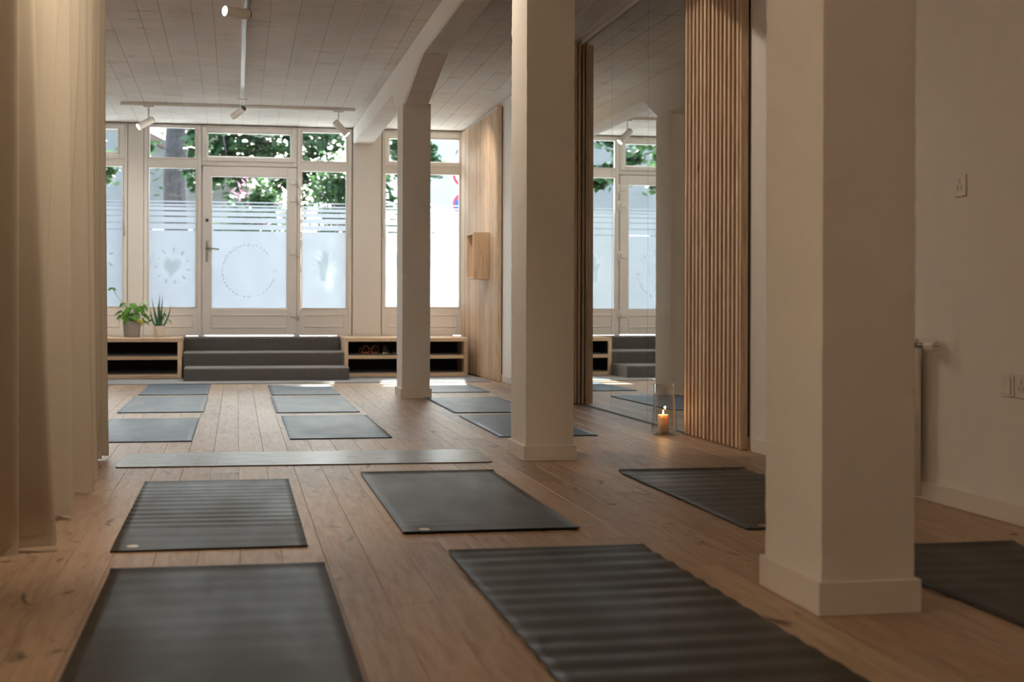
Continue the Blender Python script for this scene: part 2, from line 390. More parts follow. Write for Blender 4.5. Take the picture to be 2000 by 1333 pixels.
# ------------------------------------------------------------------ structure: walls
wr = MB().box(0, .2, -8.2, 12.6, 0, 3.4).obj('wall_right', PLA); wr.location = (2.955, 5, 0); wr.rotation_euler.z = RA
tag(wr, 'white plastered right wall behind the pillars and slats', 'wall', kind='structure')
tag(MB().box(-3.5, -3.3, -3, 17.6, 0, 3.4).obj('wall_left', PLA), 'white plastered left wall behind the curtains', 'wall', kind='structure')
tag(MB().box(-3.3, 3.3, -3.2, -3, 0, 3.4).obj('wall_back', PLA), 'white plastered back wall opposite the windows', 'wall', kind='structure')
wf = MB()
wf.box(-3.3, -2.6, YW, YW+.25, 0, 3.0); wf.box(-1.262, -1.085, YW, YW+.25, .44, 2.955)
wf.box(1.385, 1.73, YW-.01, YW+.25, .44, 2.965); wf.box(2.76, 3.3, YW, YW+.25, 0, 3.0)
wf.box(-2.6, 2.76, YW, YW+.25, -.1, .44)
for a, b in ((-2.62, -2.57), (-1.30, -1.05), (-.45, -.37), (.68, .755), (1.34, 1.40), (1.72, 1.77), (2.73, 2.78)): wf.box(a, b, YW+.066, YW+.09, .44, 2.99)
wf.box(-.42, .72, YW+.066, YW+.09, 2.44, 2.51); wf.box(-2.6, 2.76, YW+.066, YW+.10, 2.945, 2.99)
tag(wf.obj('wall_front', PLA), 'white street-side wall piers and plinth between the window units', 'wall', kind='structure')
# skirting of the right wall, in the stretches that show
for k, (ya, yb) in enumerate(((2.0, 7.72), (13.1, 14.93))):
    o = MB().box(-.014, -.0005, ya-5, yb-5, .0005, .078, .002).obj('baseboard_right', TRIM); o.location = (2.955, 5, 0); o.rotation_euler.z = RA
    tag(o, ('white skirting board on right wall, nearer stretch below the sockets', 'white skirting board beyond the middle pillar beside far slats')[k], 'skirting', kind='structure')

# ------------------------------------------------------------------ beam and columns
def beam():
    mb = MB()
    y0, y1 = -2.9, YW-.02
    def X0(y): return 1.447-.0125*(y-12.5)
    def X1(y): return 1.668-.0085*(y-12.5)
    def zb(y): return 2.775+.0145*(YW-y)
    cols = [3.63, 7.465, 12.54]
    st = [(y0, zb(y0))]
    for c in cols:
        hz = 2.60+.012*(12.54-c)
        st += [(c-1.15, zb(c-1.15)), (c+.005, hz), (c+.44, hz), (c+.95, zb(c+.95))]
    st.append((y1, zb(y1)))
    ring = []
    for y, z in st:
        a, b = X0(y), X1(y); t = cz(y)-.006; c = .014
        ring.append([(a, y, t), (a, y, z+c), (a+c, y, z), (b-c, y, z), (b, y, z+c), (b, y, t)])
    vs = [p for r in ring for p in r]; n = 6
    fs = [(i*n+k, i*n+(k+1) % n, (i+1)*n+(k+1) % n, (i+1)*n+k) for i in range(len(ring)-1) for k in range(n)]
    fs += [tuple(range(n)), tuple(len(vs)-n+k for k in range(n))]
    return mb.add(vs, fs)
bm_ = beam(); bo = bm_.obj('ceiling_beam', PLA)
bo.data.materials.append(CONC)
for p in bo.data.polygons:
    if p.normal.z < -.97 and abs(p.normal.x) < .3: p.material_index = 1
tag(bo, 'white ceiling beam with flared haunches over the three pillars', 'beam', kind='structure')

def column(x0, x1, y0, y1, label, h, seed, bh=.078):
    cx, cy = (x0+x1)/2, (y0+y1)/2
    root = thing('column', label, 'pillar', (cx, cy, 0), 0, None, 'structure')
    rnd = random.Random(seed)
    hx, hy = (x1-x0)/2-.014, (y1-y0)/2-.014
    nz = 90; per = []
    def side(p, q, k): return [(p[0]+(q[0]-p[0])*t/k, p[1]+(q[1]-p[1])*t/k) for t in range(k)]
    cs = [(-hx, -hy), (hx, -hy), (hx, hy), (-hx, hy)]
    for i in range(4): per += side(cs[i], cs[(i+1) % 4], 6)
    n = len(per); vs = []
    ph = [rnd.uniform(0, 6.28) for _ in range(12)]
    for j in range(nz+1):
        z = h*j/nz
        jit = {}
        for i, (x, y) in enumerate(per):
            corner = i % 6 == 0
            a = .0006*math.sin(3.1*z+ph[0]+i*.5)+.0003*math.sin(9*z+ph[1]+i)
            r = rnd.gauss(0, .0006) if corner else 0
            if corner and rnd.random() < .06: r -= rnd.uniform(.001, .003)
            s = 1+(a+r)/.13
            vs.append((x*s, y*s, z))
    fs = [(j*n+i, j*n+(i+1) % n, (j+1)*n+(i+1) % n, (j+1)*n+i) for j in range(nz) for i in range(n)]
    MB().add(vs, fs).obj('shaft', COLP, root)
    b = MB(); ox, oy = (x1-x0)/2, (y1-y0)/2
    for (a0, a1, c0, c1) in ((-ox, ox, -oy, -hy+.004), (-ox, ox, hy-.004, oy), (-ox, -hx+.004, -hy, hy), (hx-.004, ox, -hy, hy)):
        b.box(a0, a1, c0, c1, .0006, bh, .0012)
    b.obj('skirting', TRIM, root)
column(1.552, 1.852, 3.626, 4.075, 'large white square pillar nearest the camera with low skirting', 2.70, 1, .092)
column(1.512, 1.803, 7.465, 7.92, 'white square pillar in the middle beside the lantern wall', 2.655, 2, .082)
column(1.427, 1.704, 12.535, 13.0, 'white square pillar far off in front of the shoe bench', 2.615, 3, .086)

# ------------------------------------------------------------------ windows and door
FY0, FY1 = YW-.005, YW+.065
STR = [(2.036, 2.051), (1.99, 2.011), (1.94, 1.977), (1.874, 1.924), (1.796, 1.859), (1.715, 1.78)]
def pane(parent, x0, x1, z0, z1, film=True, name='pane'):
    MB().box(x0-.006, x1+.006, YW+.03, YW+.036, z0-.006, z1+.006).obj(name, GLASS, parent)
    s = MB(); frame_rect(s, x0-.012, x1+.012, z0-.012, z1+.012, .012, YW-.012, YW+.03, .002); s.obj('glazing_bead', PVC, parent)
    if film:
        for a, b in STR: MB().box(x0, x1, YW+.0275, YW+.0285, a, b).obj('film_stripe', FILM, parent)
        MB().box(x0, x1, YW+.0275, YW+.0285, z0, 1.699).obj('frosted_film', FILM, parent)
def win(name, label, x0, x1, panes, sash=None, panel=True, zsplit=2.50):
    r = thing(name, label, 'window', (0, 0, 0), 0, None, 'structure')
    f = MB(); wd = .045
    # outer members sized so that they meet the glass
    zs = sorted({.45, 2.955}); f.box(x0, x0+wd, FY0, FY1, .445, 2.955, .004); f.box(x1-wd, x1, FY0, FY1, .445, 2.955, .004)
    for (a, b, c, d, fl_) in panes:
        if a > x0+wd+.015: f.box(x0+wd, a-.012, FY0+.006, FY1, c-.012, d+.012, .003)
        if b < x1-wd-.015: f.box(b+.012, x1-wd, FY0+.006, FY1, c-.012, d+.012, .003)
    ed = [.445]+[z for p in sorted(panes, key=lambda q: q[2]) for z in (p[2]-.012, p[3]+.012)]+[2.955]
    for a, b in zip(ed[::2], ed[1::2]):
        f.box(x0+wd, x1-wd, FY0+.003, FY1, a, b, .003)
    f.obj('window_frame', PVC, r)
    for p in panes: pane(r, *p)
    if panel:
        q = MB(); frame_rect(q, panes[0][0]+.03, panes[0][1]-.02, .545, .70, .014, YW-.013, YW-.004, .004); q.obj('panel_moulding', PVC, r)
    if sash:
        q = MB(); frame_rect(q, sash[0], sash[1], sash[2], sash[3], .055, YW-.026, YW-.0035, .005); q.obj('sash', PVC, r)
        m = (sash[0]+sash[1])/2
        for xx in ((sash[0]+.15, m, sash[1]-.15) if sash[1]-sash[0] > .7 else (sash[0]+.12,)):
            MB().box(xx-.03, xx+.03, YW-.034, YW-.02, sash[2]-.018, sash[2]-.002, .003).obj('catch', PVC, r)
    return r
w1 = win('window_1', 'leftmost window half hidden behind the curtains with small top sash', -2.58, -1.27,
    [(-2.45, -1.328, .795, 2.442, True), (-2.40, -1.38, 2.609, 2.882, False)], (-2.47, -1.30, 2.535, 2.935))
w2 = win('window_2', 'tall side window with heart motif, tree trunk behind its glass', -1.08, -.415,
    [(-1.018, -.482, .787, 2.435, True), (-1.012, -.490, 2.562, 2.914, False)])
w3 = win('window_3', 'wide top window above the glazed door', -.412, .712, [(-.336, .631, 2.593, 2.865, False)], (-.405, .70, 2.53, 2.935), panel=False)
# window_3 stands on the door head: replace its full-height frame by a shallow one
for ch in list(w3.children):
    if ch.name.startswith('window_frame'): bpy.data.objects.remove(ch)
q = MB(); frame_rect(q, -.412, .712, 2.478, 2.955, .05, FY0, FY1, .004)
q.box(-.362, -.34, FY0+.004, FY1, 2.528, 2.905, .002); q.box(.64, .662, FY0+.004, FY1, 2.528, 2.905, .002); q.box(-.34, .64, FY0+.004, FY1, 2.528, 2.58, .002); q.box(-.34, .64, FY0+.004, FY1, 2.877, 2.905, .002)
q.obj('window_frame', PVC, w3)
MB().box(-.12, .42, YW-.03, YW-.012, 2.937, 2.95, .003).box(-.02, .04, YW-.045, YW-.012, 2.925, 2.952, .004).box(.35, .41, YW-.045, YW-.012, 2.925, 2.952, .004).obj('opener_bar', PVC, w3)
w4 = win('window_4', 'tall side window with open hand motif right of the door', .716, 1.372,
    [(.776, 1.300, .779, 2.429, True), (.777, 1.297, 2.558, 2.899, False)])
w5 = win('window_5', 'bright wide window behind the far pillar with top sash', 1.742, 2.752,
    [(1.780, 2.69, .795, 2.42, True), (1.83, 2.68, 2.578, 2.85, False)], (1.765, 2.745, 2.52, 2.93))
for w_, xx in ((w1, -1.295), (w4, 1.35), (w5, 1.758)):
    MB().tube([(xx, YW-.03, 2.53), (xx, YW-.03, 1.66)], .005, 8).tube([(xx, YW-.03, 1.88), (xx, YW-.03, 1.63)], .010, 8).obj('opener_rod', WHITE, w_)
# door
dr = thing('door_1', 'white glazed entrance door with lever handle above carpeted steps', 'door', (0, 0, 0), 0, None, 'structure')
q = MB(); q.box(-.400, -.304, YW-.022, YW+.06, .452, 2.466, .005); q.box(.600, .708, YW-.022, YW+.06, .452, 2.466, .005)
q.box(-.304, .600, YW-.022, YW+.06, .452, .766, .004); q.box(-.304, .600, YW-.022, YW+.06, 2.358, 2.466, .004); q.obj('door_leaf', PVC, dr)
pane(dr, -.292, .588, .778, 2.346)
q = MB(); frame_rect(q, -.30, .60, .535, .70, .016, YW-.032, YW-.021, .005); q.obj('panel_moulding', PVC, dr)
for z in (2.295, 2.085, 1.448, .70):
    h_ = MB().box(.63, .70, YW-.045, YW-.021, z-.03, z+.03, .006).obj('hinge', PVC, dr)
    MB().tube([(.728, YW-.04, z-.065), (.728, YW-.04, z+.055)], .013, 10).obj('hinge_pin', WHITE, h_)
hp = MB().box(-.362, -.334, YW-.031, YW-.021, 1.325, 1.58, .004).obj('handle_plate', STEEL, dr)
MB().tube([(-.348, YW-.03, 1.492), (-.348, YW-.075, 1.492)], .011, 12).tube([(-.352, YW-.075, 1.493), (-.28, YW-.078, 1.482), (-.205, YW-.078, 1.474)], [.011, .010, .008], 10).obj('lever', STEEL, hp)
MB().tube([(-.348, YW-.034, 1.822), (-.348, YW-.021, 1.822)], .019, 16).obj('lock_cylinder', DARKM, dr)

# motifs in the film
def blob(cx, cz_, pts, name, mat, parent, y=YW+.0265):
    n = len(pts); vs = [(cx+p[0], y, cz_+p[1]) for p in pts]      # cut from film a tenth of a millimetre thick
    MB().add(vs, [tuple(range(n))]).obj(name, mat, parent)
def petal(ang, r0, r1, wd, sx=1.0):
    out = []
    for k in range(14):
        t = 2*math.pi*k/14; u = (r0+r1)/2+(r1-r0)/2*math.cos(t); vv = wd/2*math.sin(t)*(1.25-.5*math.cos(t))/1.2
        out.append((u*math.cos(ang)*sx-vv*math.sin(ang), u*math.sin(ang)+vv*math.cos(ang)))
    return out
def scaled(pts, s, rot=0):
    c, s_ = math.cos(rot), math.sin(rot); return [((x*c-y*s_)*s, (x*s_+y*c)*s) for x, y in pts]
heart = [(16*math.sin(t)**3/16, (13*math.cos(t)-5*math.cos(2*t)-2*math.cos(3*t)-math.cos(4*t))/16) for t in [2*math.pi*k/40 for k in range(40)]]
hc = (-.755, 1.275)
blob(*hc, scaled([(x*.82, y*1.1-.1) for x, y in heart], .135, -.12), 'heart_motif', EMBW, w2)
blob(*hc, scaled([(x*.82, y*1.1-.1) for x, y in heart], .10, -.12), 'heart_motif', EMB, w2, YW+.025)
for k in range(11):
    blob(*hc, petal(math.radians(20+k*32.7), .165, .225, .03), 'ray_motif', EMBW, w2)
    blob(hc[0]+.006, hc[1]-.006, petal(math.radians(20+k*32.7), .165, .222, .02), 'ray_motif', EMB, w2, YW+.0268)
dc = (.142, 1.222)
for k in range(40):
    t = 2*math.pi*k/40
    if k in (2, 3, 1, 39): continue
    blob(dc[0]+.31*math.cos(t), dc[1]+.315*math.sin(t), petal(t+math.pi/2, -.019, .019, .024), 'bead_motif', EMBW, dr)
    blob(dc[0]+.302*math.cos(t)-.003, dc[1]+.305*math.sin(t)-.008, petal(t+math.pi/2, -.017, .017, .010), 'bead_motif', EMB, dr, YW+.0268)
hand = [(-.028, -.17), (.016, -.195), (.03, -.12), (.052, -.04), (.058, .06), (.054, .13), (.046, .145), (.038, .07), (.034, .165), (.022, .185), (.016, .08),
        (.008, .17), (-.006, .18), (-.01, .07), (-.022, .13), (-.036, .13), (-.032, .03), (-.06, .06), (-.074, .07), (-.078, .045), (-.055, -.02), (-.045, -.10)]
nc = (1.035, 1.29)
blob(*nc, hand, 'hand_motif', EMB, w4)
for k in range(14):
    t = math.radians(-60+k*24); blob(nc[0]+.01, nc[1], petal(t, .15, .205, .008, .72), 'ray_motif', EMBW, w4, YW+.0268)
for k in range(3): blob(-1.50, 1.32+.07*k, petal(math.radians(-40+70*k), .02, .085, .03), 'spiral_motif', EMB, w1)

# ------------------------------------------------------------------ carpeted steps and shoe benches
st = thing('carpeted_steps', 'three broad charcoal carpeted steps up to the glazed door', 'steps', (.31, 15.45, 0))
def step(x0, x1, y0, y1, z0, z1):
    rnd = random.Random(int(y0*100)); nx = 120; mb = MB(); prof = [(0, z0), (0, z1-.02), (.006, z1-.006), (.02, z1), (y1-y0, z1), (y1-y0, z0)]
    vs = []
    for i in range(nx+1):
        x = x0+(x1-x0)*i/nx
        for k, (dy, z) in enumerate(prof):
            j = rnd.gauss(0, .0012) if k in (1, 2, 3) else 0
            vs.append((x-.31, y0+dy-15.45+j, z+(j if k > 1 else 0)))
    n = len(prof); fs = [(i*n+k, i*n+(k+1) % n, (i+1)*n+(k+1) % n, (i+1)*n+k) for i in range(nx) for k in range(n)]
    fs += [tuple(range(n)), tuple(nx*n+k for k in range(n))]
    mb.add(vs, fs).obj('step', CARP, st)
step(-.545, 1.20, 15.45, 16.0585, .0085, .142)
step(-.572, 1.188, 16.06, YW-.03, .0085, .287)
step(-.585, 1.185, 16.74, YW-.03, .2875, .44)

def bench(x0, x1, label, inner=(), yb=16.062):
    r = thing('shoe_bench', label, 'bench', (x0, yb, 0)); W = x1-x0; t = .044
    MB().box(0, W, 0, YW-.03-yb, .445-t*.9, .4475, .002).obj('bench_top', PINEX, r)
    for a in (0, W-t): MB().box(a, a+t, .001, .52, .0085, .405, .002).obj('side_panel', PINE, r)
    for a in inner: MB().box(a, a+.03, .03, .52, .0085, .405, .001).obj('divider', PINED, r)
    MB().box(t+.0005, W-t-.0005, .002, .52, .21, .25, .002).obj('shelf', PINEX, r)
    MB().box(t+.0005, W-t-.0005, .002, .52, .0085, .05, .002).obj('shelf', PINEX, r)
    MB().box(t+.0005, W-t-.0005, .5205, .53, .0085, .405).obj('back_panel', BLACK, r)
    for z in (.2505, .0505):
        q = MB().box(t+.01, W-t-.03, .02, .50, z, z+.006, .002); q.box(t+.01, W-t-.03, .02, .026, z+.006, z+.016); q.box(t+.01, W-t-.03, .494, .5, z+.006, z+.016)
        q.obj('tray', RUB, r)
    if True:
        MB().box(t+.001, t+.004, .03, .515, .257, .404).box(t+.001, t+.004, .03, .515, .057, .209).obj('side_lining', BLACK, r)
    return r
bench(-2.42, -.592, 'pale pine shoe bench left of the steps under two potted plants')
bench(1.192, 2.60, 'pale pine shoe bench right of the steps holding shoes')

# shoes inside the right bench
def sandal(x, y, z, rz, label, mat, group):
    r = thing('sandal', label, 'sandal', (x, y, z), rz, group)
    out = []
    for k in range(24):
        t = 2*math.pi*k/24; a = math.cos(t); b = math.sin(t); out.append((.043*b*(1+.18*a), .128*a))
    MB().prism(out, 'Z', 0, .024).obj('sole', mat, r)
    for (yy, wd, hh) in ((.045, .05, .062), (-.055, .03, .085)):
        q = MB(); N = 12; vs = []
        for j in (0, 1):
            for k in range(N+1):
                t = math.pi*k/N
                for rr in (1.0, .93): vs.append((.045*math.cos(t)*rr, yy+(j-.5)*wd, .015+hh*math.sin(t)*rr))
        M = 2*(N+1); fs = []
        for k in range(N):
            a = 2*k; fs += [(a, a+2, M+a+2, M+a), (a+1, M+a+1, M+a+3, a+3), (a, a+1, a+3, a+2), (M+a, M+a+2, M+a+3, M+a+1)]
        q.add(vs, fs, True).obj('strap', mat, r)
    return r
sandal(1.43, 16.27, .2575, .3, 'left one of the tan leather sandals on the bench shelf', LEATH, 'tan sandals')
sandal(1.54, 16.26, .2575, .2, 'right one of the tan leather sandals on the bench shelf', LEATH, 'tan sandals')
def shoe(x, y, z, rz, label):
    r = thing('shoe', label, 'shoe', (x, y, z), rz, 'dark shoes on the bench shelf')
    out = [(.04*math.sin(2*math.pi*k/20)*(1+.15*math.cos(2*math.pi*k/20)), .13*math.cos(2*math.pi*k/20)) for k in range(20)]
    MB().prism(out, 'Z', 0, .022).obj('sole', SOLE, r)
    vs = []; n = 16; lay = [(1, .022, 1, 0), (.98, .045, 1, 0), (.85, .07, .8, -.03), (.6, .085, .45, -.065), (.52, .1, .36, -.075)]
    for (sx, z_, sy, oy) in lay:
        for k in range(n):
            t = 2*math.pi*k/n; vs.append((.04*sx*math.sin(t)*(1+.12*math.cos(t)), .126*sy*math.cos(t)+oy*.8, z_))
    fs = [(i*n+k, i*n+(k+1) % n, (i+1)*n+(k+1) % n, (i+1)*n+k) for i in range(len(lay)-1) for k in range(n)]+[tuple(range(n))]
    MB().add(vs, fs, True).obj('upper', SHOEB, r)
shoe(1.68, 16.28, .2575, -.25, 'dark shoe with pale sole next to the tan sandals')
shoe(1.82, 16.29, .2575, .25, 'dark shoe with pale sole nearest the far pillar')

# ------------------------------------------------------------------ plants
def leaf_mesh(name, L, W, lobes, mat, bend=.25):
    # lobed leaf outline on a bent surface, base at origin pointing +Y
    N = 26; top = []
    for k in range(N+1):
        u = k/N; wv = math.sin(math.pi*min(1, u**.62))*W/2
        if lobes: wv *= .72+.28*abs(math.sin(lobes*math.pi*u))
        top.append((u*L, max(wv, .0006)))
    vs = []; fs = []
    for k, (y, x) in enumerate(top):
        z = -bend*(y/L)**2*L
        vs += [(-x, y-.15*x, z+.12*x), (0, y, z), (x, y-.15*x, z+.12*x)]
    for k in range(N): a = 3*k; fs += [(a, a+1, a+4, a+3), (a+1, a+2, a+5, a+4)]
    return MB().add(vs, fs, True).mesh(name, mat)
pl = thing('potted_plant', 'bushy green houseplant with lobed leaves in a grey pot', 'plant', (-1.162, 16.62, .448))
MB().lathe([(0, 0), (.083, 0), (.088, .008), (.101, .17), (.103, .183), (.097, .184), (.094, .165), (0, .16)], 36).obj('pot', POTG, pl)
MB().lathe([(0, .168), (.094, .166)], 24).obj('soil', SOIL, pl)
LM = [leaf_mesh('leaf', .17, .13, 0, LEAF), leaf_mesh('leaf', .13, .105, 4, LEAF), leaf_mesh('leaf', .10, .07, 3, LEAF), leaf_mesh('leaf', .11, .07, 0, LEAFY)]
rnd = random.Random(11)
def stemleaf(parent, base, tip, lm, size, droop, yaw=None, r=.0028):
    b, t = Vector(base), Vector(tip); mid = (b+t)/2+Vector((0, 0, .25*(t-b).length))
    pts = [b*(1-u)**2+mid*2*u*(1-u)+t*u*u for u in [i/7 for i in range(8)]]
    MB().tube(pts, r, 6).obj('stem', STEM, parent)
    d = (t-mid); ya = math.atan2(-d.x, d.y) if yaw is None else yaw
    o = link('leaf', lm, parent, tip, (-droop, rnd.uniform(-.4, .4), ya)); o.scale = (size,)*3
for k in range(46):
    a = rnd.uniform(0, 6.28); rr = rnd.uniform(.03, .15); z = rnd.uniform(.22, .40) if k < 38 else rnd.uniform(.17, .26)
    if k >= 38: rr = rnd.uniform(.12, .15)
    stemleaf(pl, (rnd.uniform(-.03, .03), rnd.uniform(-.03, .03), .165), (rr*math.cos(a), rr*math.sin(a)*.75, z), LM[rnd.choice([0, 1, 1, 2, 2])], rnd.uniform(.6, .9), rnd.uniform(.3, 1.1))
stemleaf(pl, (.02, 0, .165), (.12, -.04, .40), LM[1], .7, .2); stemleaf(pl, (.02, 0, .165), (.13, -.06, .36), LM[1], .7, .9)
stemleaf(pl, (.02, 0, .165), (.13, 0, .24), LM[2], .9, .8); stemleaf(pl, (.02, .0, .165), (.11, .02, .36), LM[1], .7, .4)
MB().tube([(-.02, 0, .165), (-.07, 0, .36), (-.15, -.02, .44), (-.215, -.02, .56)], .0035, 6).obj('stem', STEM, pl)
for a in (-1.9, -1.2, -.4, .7, 1.5, 2.2):
    o = link('leaf', LM[2], pl, (-.215, -.02, .56), (-.35, 0, a)); o.scale = (.75,)*3
for k in range(3): stemleaf(pl, (.03, -.03, .165), (.05+.02*k, -.085, .24-.02*k), LM[3], .62, 1.0)
ap = thing('potted_plant', 'upright spiky houseplant with slender leaves in a small white pot', 'plant', (-.858, 16.60, .448))
MB().lathe([(0, 0), (.05, 0), (.053, .006), (.065, .118), (.066, .126), (.061, .127), (.059, .112), (0, .108)], 32).obj('pot', POTW, ap)
MB().lathe([(0, .114), (.059, .112)], 20).obj('soil', SOIL, ap)
def blade(base, tip, bulge, wd, parent, mat=ALOE):
    b, t = Vector(base), Vector(tip); mid = (b+t)/2+Vector(bulge); n = 12
    vs = []
    for i in range(n+1):
        u = i/n; p = b*(1-u)**2+mid*2*u*(1-u)+t*u*u; wv = wd*(1-u**1.8)*.5+.0006; th = wv*.5
        vs += [p+Vector((-wv, 0, 0)), p+Vector((0, -th, 0)), p+Vector((wv, 0, 0)), p+Vector((0, th*.4, 0))]
    fs = [(4*i+k, 4*i+(k+1) % 4, 4*i+4+(k+1) % 4, 4*i+4+k) for i in range(n) for k in range(4)]+[(0, 1, 2, 3)]
    MB().add(vs, fs, True).obj('leaf', mat, parent)
for (bx, tx, tz, bl) in ((-.03, -.10, .33, (-.03, 0, -.03)), (-.02, -.085, .44, (.0, 0, 0)), (-.005, -.015, .40, (0, 0, 0)), (.005, .005, .50, (-.015, 0, 0)), (.015, .04, .475, (-.01, 0, 0)),
                         (.03, .125, .375, (.03, 0, -.03)), (.0, .07, .33, (0, 0, 0)), (-.01, -.05, .30, (0, 0, 0))):
    blade((bx, rnd.uniform(-.02, .02), .105), (tx, rnd.uniform(-.03, .03), tz), bl, .024, ap)
LM2 = leaf_mesh('leaf', .08, .045, 0, LEAF)
for (x, z, a) in ((-.07, .20, 1.2), (-.085, .26, .8), (.0, .30, .1), (.045, .27, -.5), (.085, .20, -1.0), (.095, .16, -1.5), (.02, .24, -.2)):
    stemleaf(ap, (0, .02, .11), (x, .03, z), LM2, 1, .4, a, .002)

# ------------------------------------------------------------------ slatted panels, mirror, box shelf
def on_wall(name, label, cat, y, z=0, group=None):
    o = thing(name, label, cat, (wx(y), y, z), RA, group); return o
def slats(y0, y1, label, depth, pitch, sw, near_board=True, top=None):
    r = on_wall('slat_panel', label, 'wall panel', y0); L = y1-y0; H = cz(y0)-.03
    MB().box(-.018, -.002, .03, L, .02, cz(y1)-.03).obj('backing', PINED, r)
    sm = MB().box(-sw/2, sw/2, -.5, .5, -.5, .5)
    n = int((L-.05)/pitch)
    me = MB().box(-depth, -.0185, -sw/2, sw/2, .008, H-.04, .0015).mesh('slat', PINE)
    for k in range(n):
        link('slat', me, r, (0, .05+pitch*(k+.5), 0))
    if near_board: MB().box(-depth-.008, -.012, 0, .024, .004, H, .002).obj('end_board', PINE, r)
    MB().box(-.011, -.0005, .004, .03, .08, H-.02).obj('shade_strip', DARKM, r)  # dark strip fills the gap to the wall in place of shade
    return r
slats(7.80, 8.86, 'vertical pine slat panel beside the candle lantern, nearest one', .050, .0705, .034)
slats(14.97, 17.32, 'vertical pine slat panel at far end carrying the wooden box', .052, .0705, .046)
# slatted sliding door beyond the mirror
sd_ = on_wall('slatted_door', 'narrow pine slatted door beyond the mirror behind middle pillar', 'wall panel', 11.55); H = cz(11.55)-.03
MB().box(-.052, -.030, 0, 1.3, .008, H, .002).obj('end_board', PINE, sd_)
MB().box(-.082, -.0605, 0, 1.3, .008, H, .002).obj('door_board', PINE, sd_)
for k in range(16): link('slat', MB().box(-.128, -.0825, -.017, .017, .008, H-.02, .002).mesh('slat', PINE) if k == 0 else slm, sd_, (0, .02+.08*k, 0)); slm = sd_.children[-1].data
MB().box(-.0600, -.0525, .012, 1.3, .02, H-.02).obj('shade_strip', BLACK, sd_)  # black sheet between the boards, standing for shade in the gap
# mirror
mr = on_wall('wall_mirror', 'tall frameless wall mirror in butted panes reflecting the windows', 'mirror', 8.90)
ym = [8.90, 9.695, 10.625, 11.545]
for a, b in zip(ym[:-1], ym[1:]):
    H = cz(b)-.055
    p = MB().box(-.025, -.0195, a-8.9+.0018, b-8.9-.0018, .012, H).obj('mirror_pane', MIR, mr)
MB().box(-.019, -.001, 0, ym[-1]-8.9, .006, cz(ym[-1])-.06).obj('backing', EDGE, mr)
MB().box(-.027, -.0005, 0, ym[-1]-8.9, .0008, .0055).obj('bottom_rail', EDGE, mr)
q = MB(); L = ym[-1]-8.9; q.add([(-.03, 0, cz(8.9)-.05), (-.001, 0, cz(8.9)-.05), (-.001, L, cz(11.55)-.05), (-.03, L, cz(11.55)-.05), (-.03, 0, cz(8.9)-.012), (-.001, 0, cz(8.9)-.012), (-.001, L, cz(11.55)-.012), (-.03, L, cz(11.55)-.012)],
    [(0, 3, 2, 1), (4, 5, 6, 7), (0, 1, 5, 4), (1, 2, 6, 5), (2, 3, 7, 6), (3, 0, 4, 7)]); q.obj('top_rail', TRIM, mr)
# box shelf on the far panel
bxs = on_wall('box_shelf', 'small open pine box shelf fixed to the far slats', 'shelf', 15.45, 1.11)
D0, D1, BW, BH, t = -.235, -.053, .42, .515, .021
MB().box(D0, D1, 0, t, 0, BH, .001).obj('side_panel', PINE, bxs); MB().box(D0, D1, BW-t, BW, 0, BH, .001).obj('side_panel', PINE, bxs)
MB().box(D0, D1, t+.0003, BW-t-.0003, 0, t, .001).obj('bottom_panel', PINEY, bxs); MB().box(D0, D1, t+.0003, BW-t-.0003, BH-t, BH, .001).obj('top_panel', PINEY, bxs)
MB().box(D1-.008, D1-.0002, t+.0003, BW-t-.0003, t, BH-t).obj('back_panel', PINE, bxs)
c_ = Vector((wx(15.55)-.19, 15.53, 1.132))
bt = thing('bottle', 'small white bottle standing in the open box shelf', 'bottle', c_)
MB().lathe([(0, 0), (.022, 0), (.024, .01), (.024, .075), (.012, .09), (.012, .105)], 20).obj('body', SOCK, bt); MB().lathe([(.014, .1055), (.014, .125), (0, .126)], 20).obj('cap', SOCK, bt)

# ------------------------------------------------------------------ lantern with candle
ln = thing('glass_lantern', 'clear tapered glass lantern on the floor by the mirror', 'lantern', (2.722, 8.86, .0005))
prof = [(0, .004), (.060, .001), (.075, .006), (.082, .022), (.083, .045), (.080, .10), (.073, .18), (.066, .25), (.0605, .325)]
inn = [(r-.0035 if r > .004 else 0, z+.006) for r, z in prof[1:]]; inn[-1] = (.0575, .325)
MB().lathe(prof+list(reversed(inn))+[(0, .011)], 48).obj('glass_body', LANT, ln)
cd = thing('candle', 'burning ivory pillar candle inside the glass lantern', 'candle', (2.716, 8.86, .0118))
MB().lathe([(0, 0), (.034, 0), (.0355, .003), (.036, .112), (.034, .116), (.02, .1125), (0, .111)], 40).obj('wax', WAX, cd)
MB().tube([(0, 0, .1115), (.001, 0, .122), (.003, 0, .128)], .0012, 6).obj('wick', BLACK, cd)
MB().lathe([(0, .119), (.0034, .123), (.0048, .128), (.0040, .135), (.0018, .143), (0, .149)], 16).obj('flame', FLAME, cd)
pt = light('candle_light', 'POINT', (2.716, 8.86, .150), (2.716, 8.86, 0), 1.1, (1, .52, .2), .008)

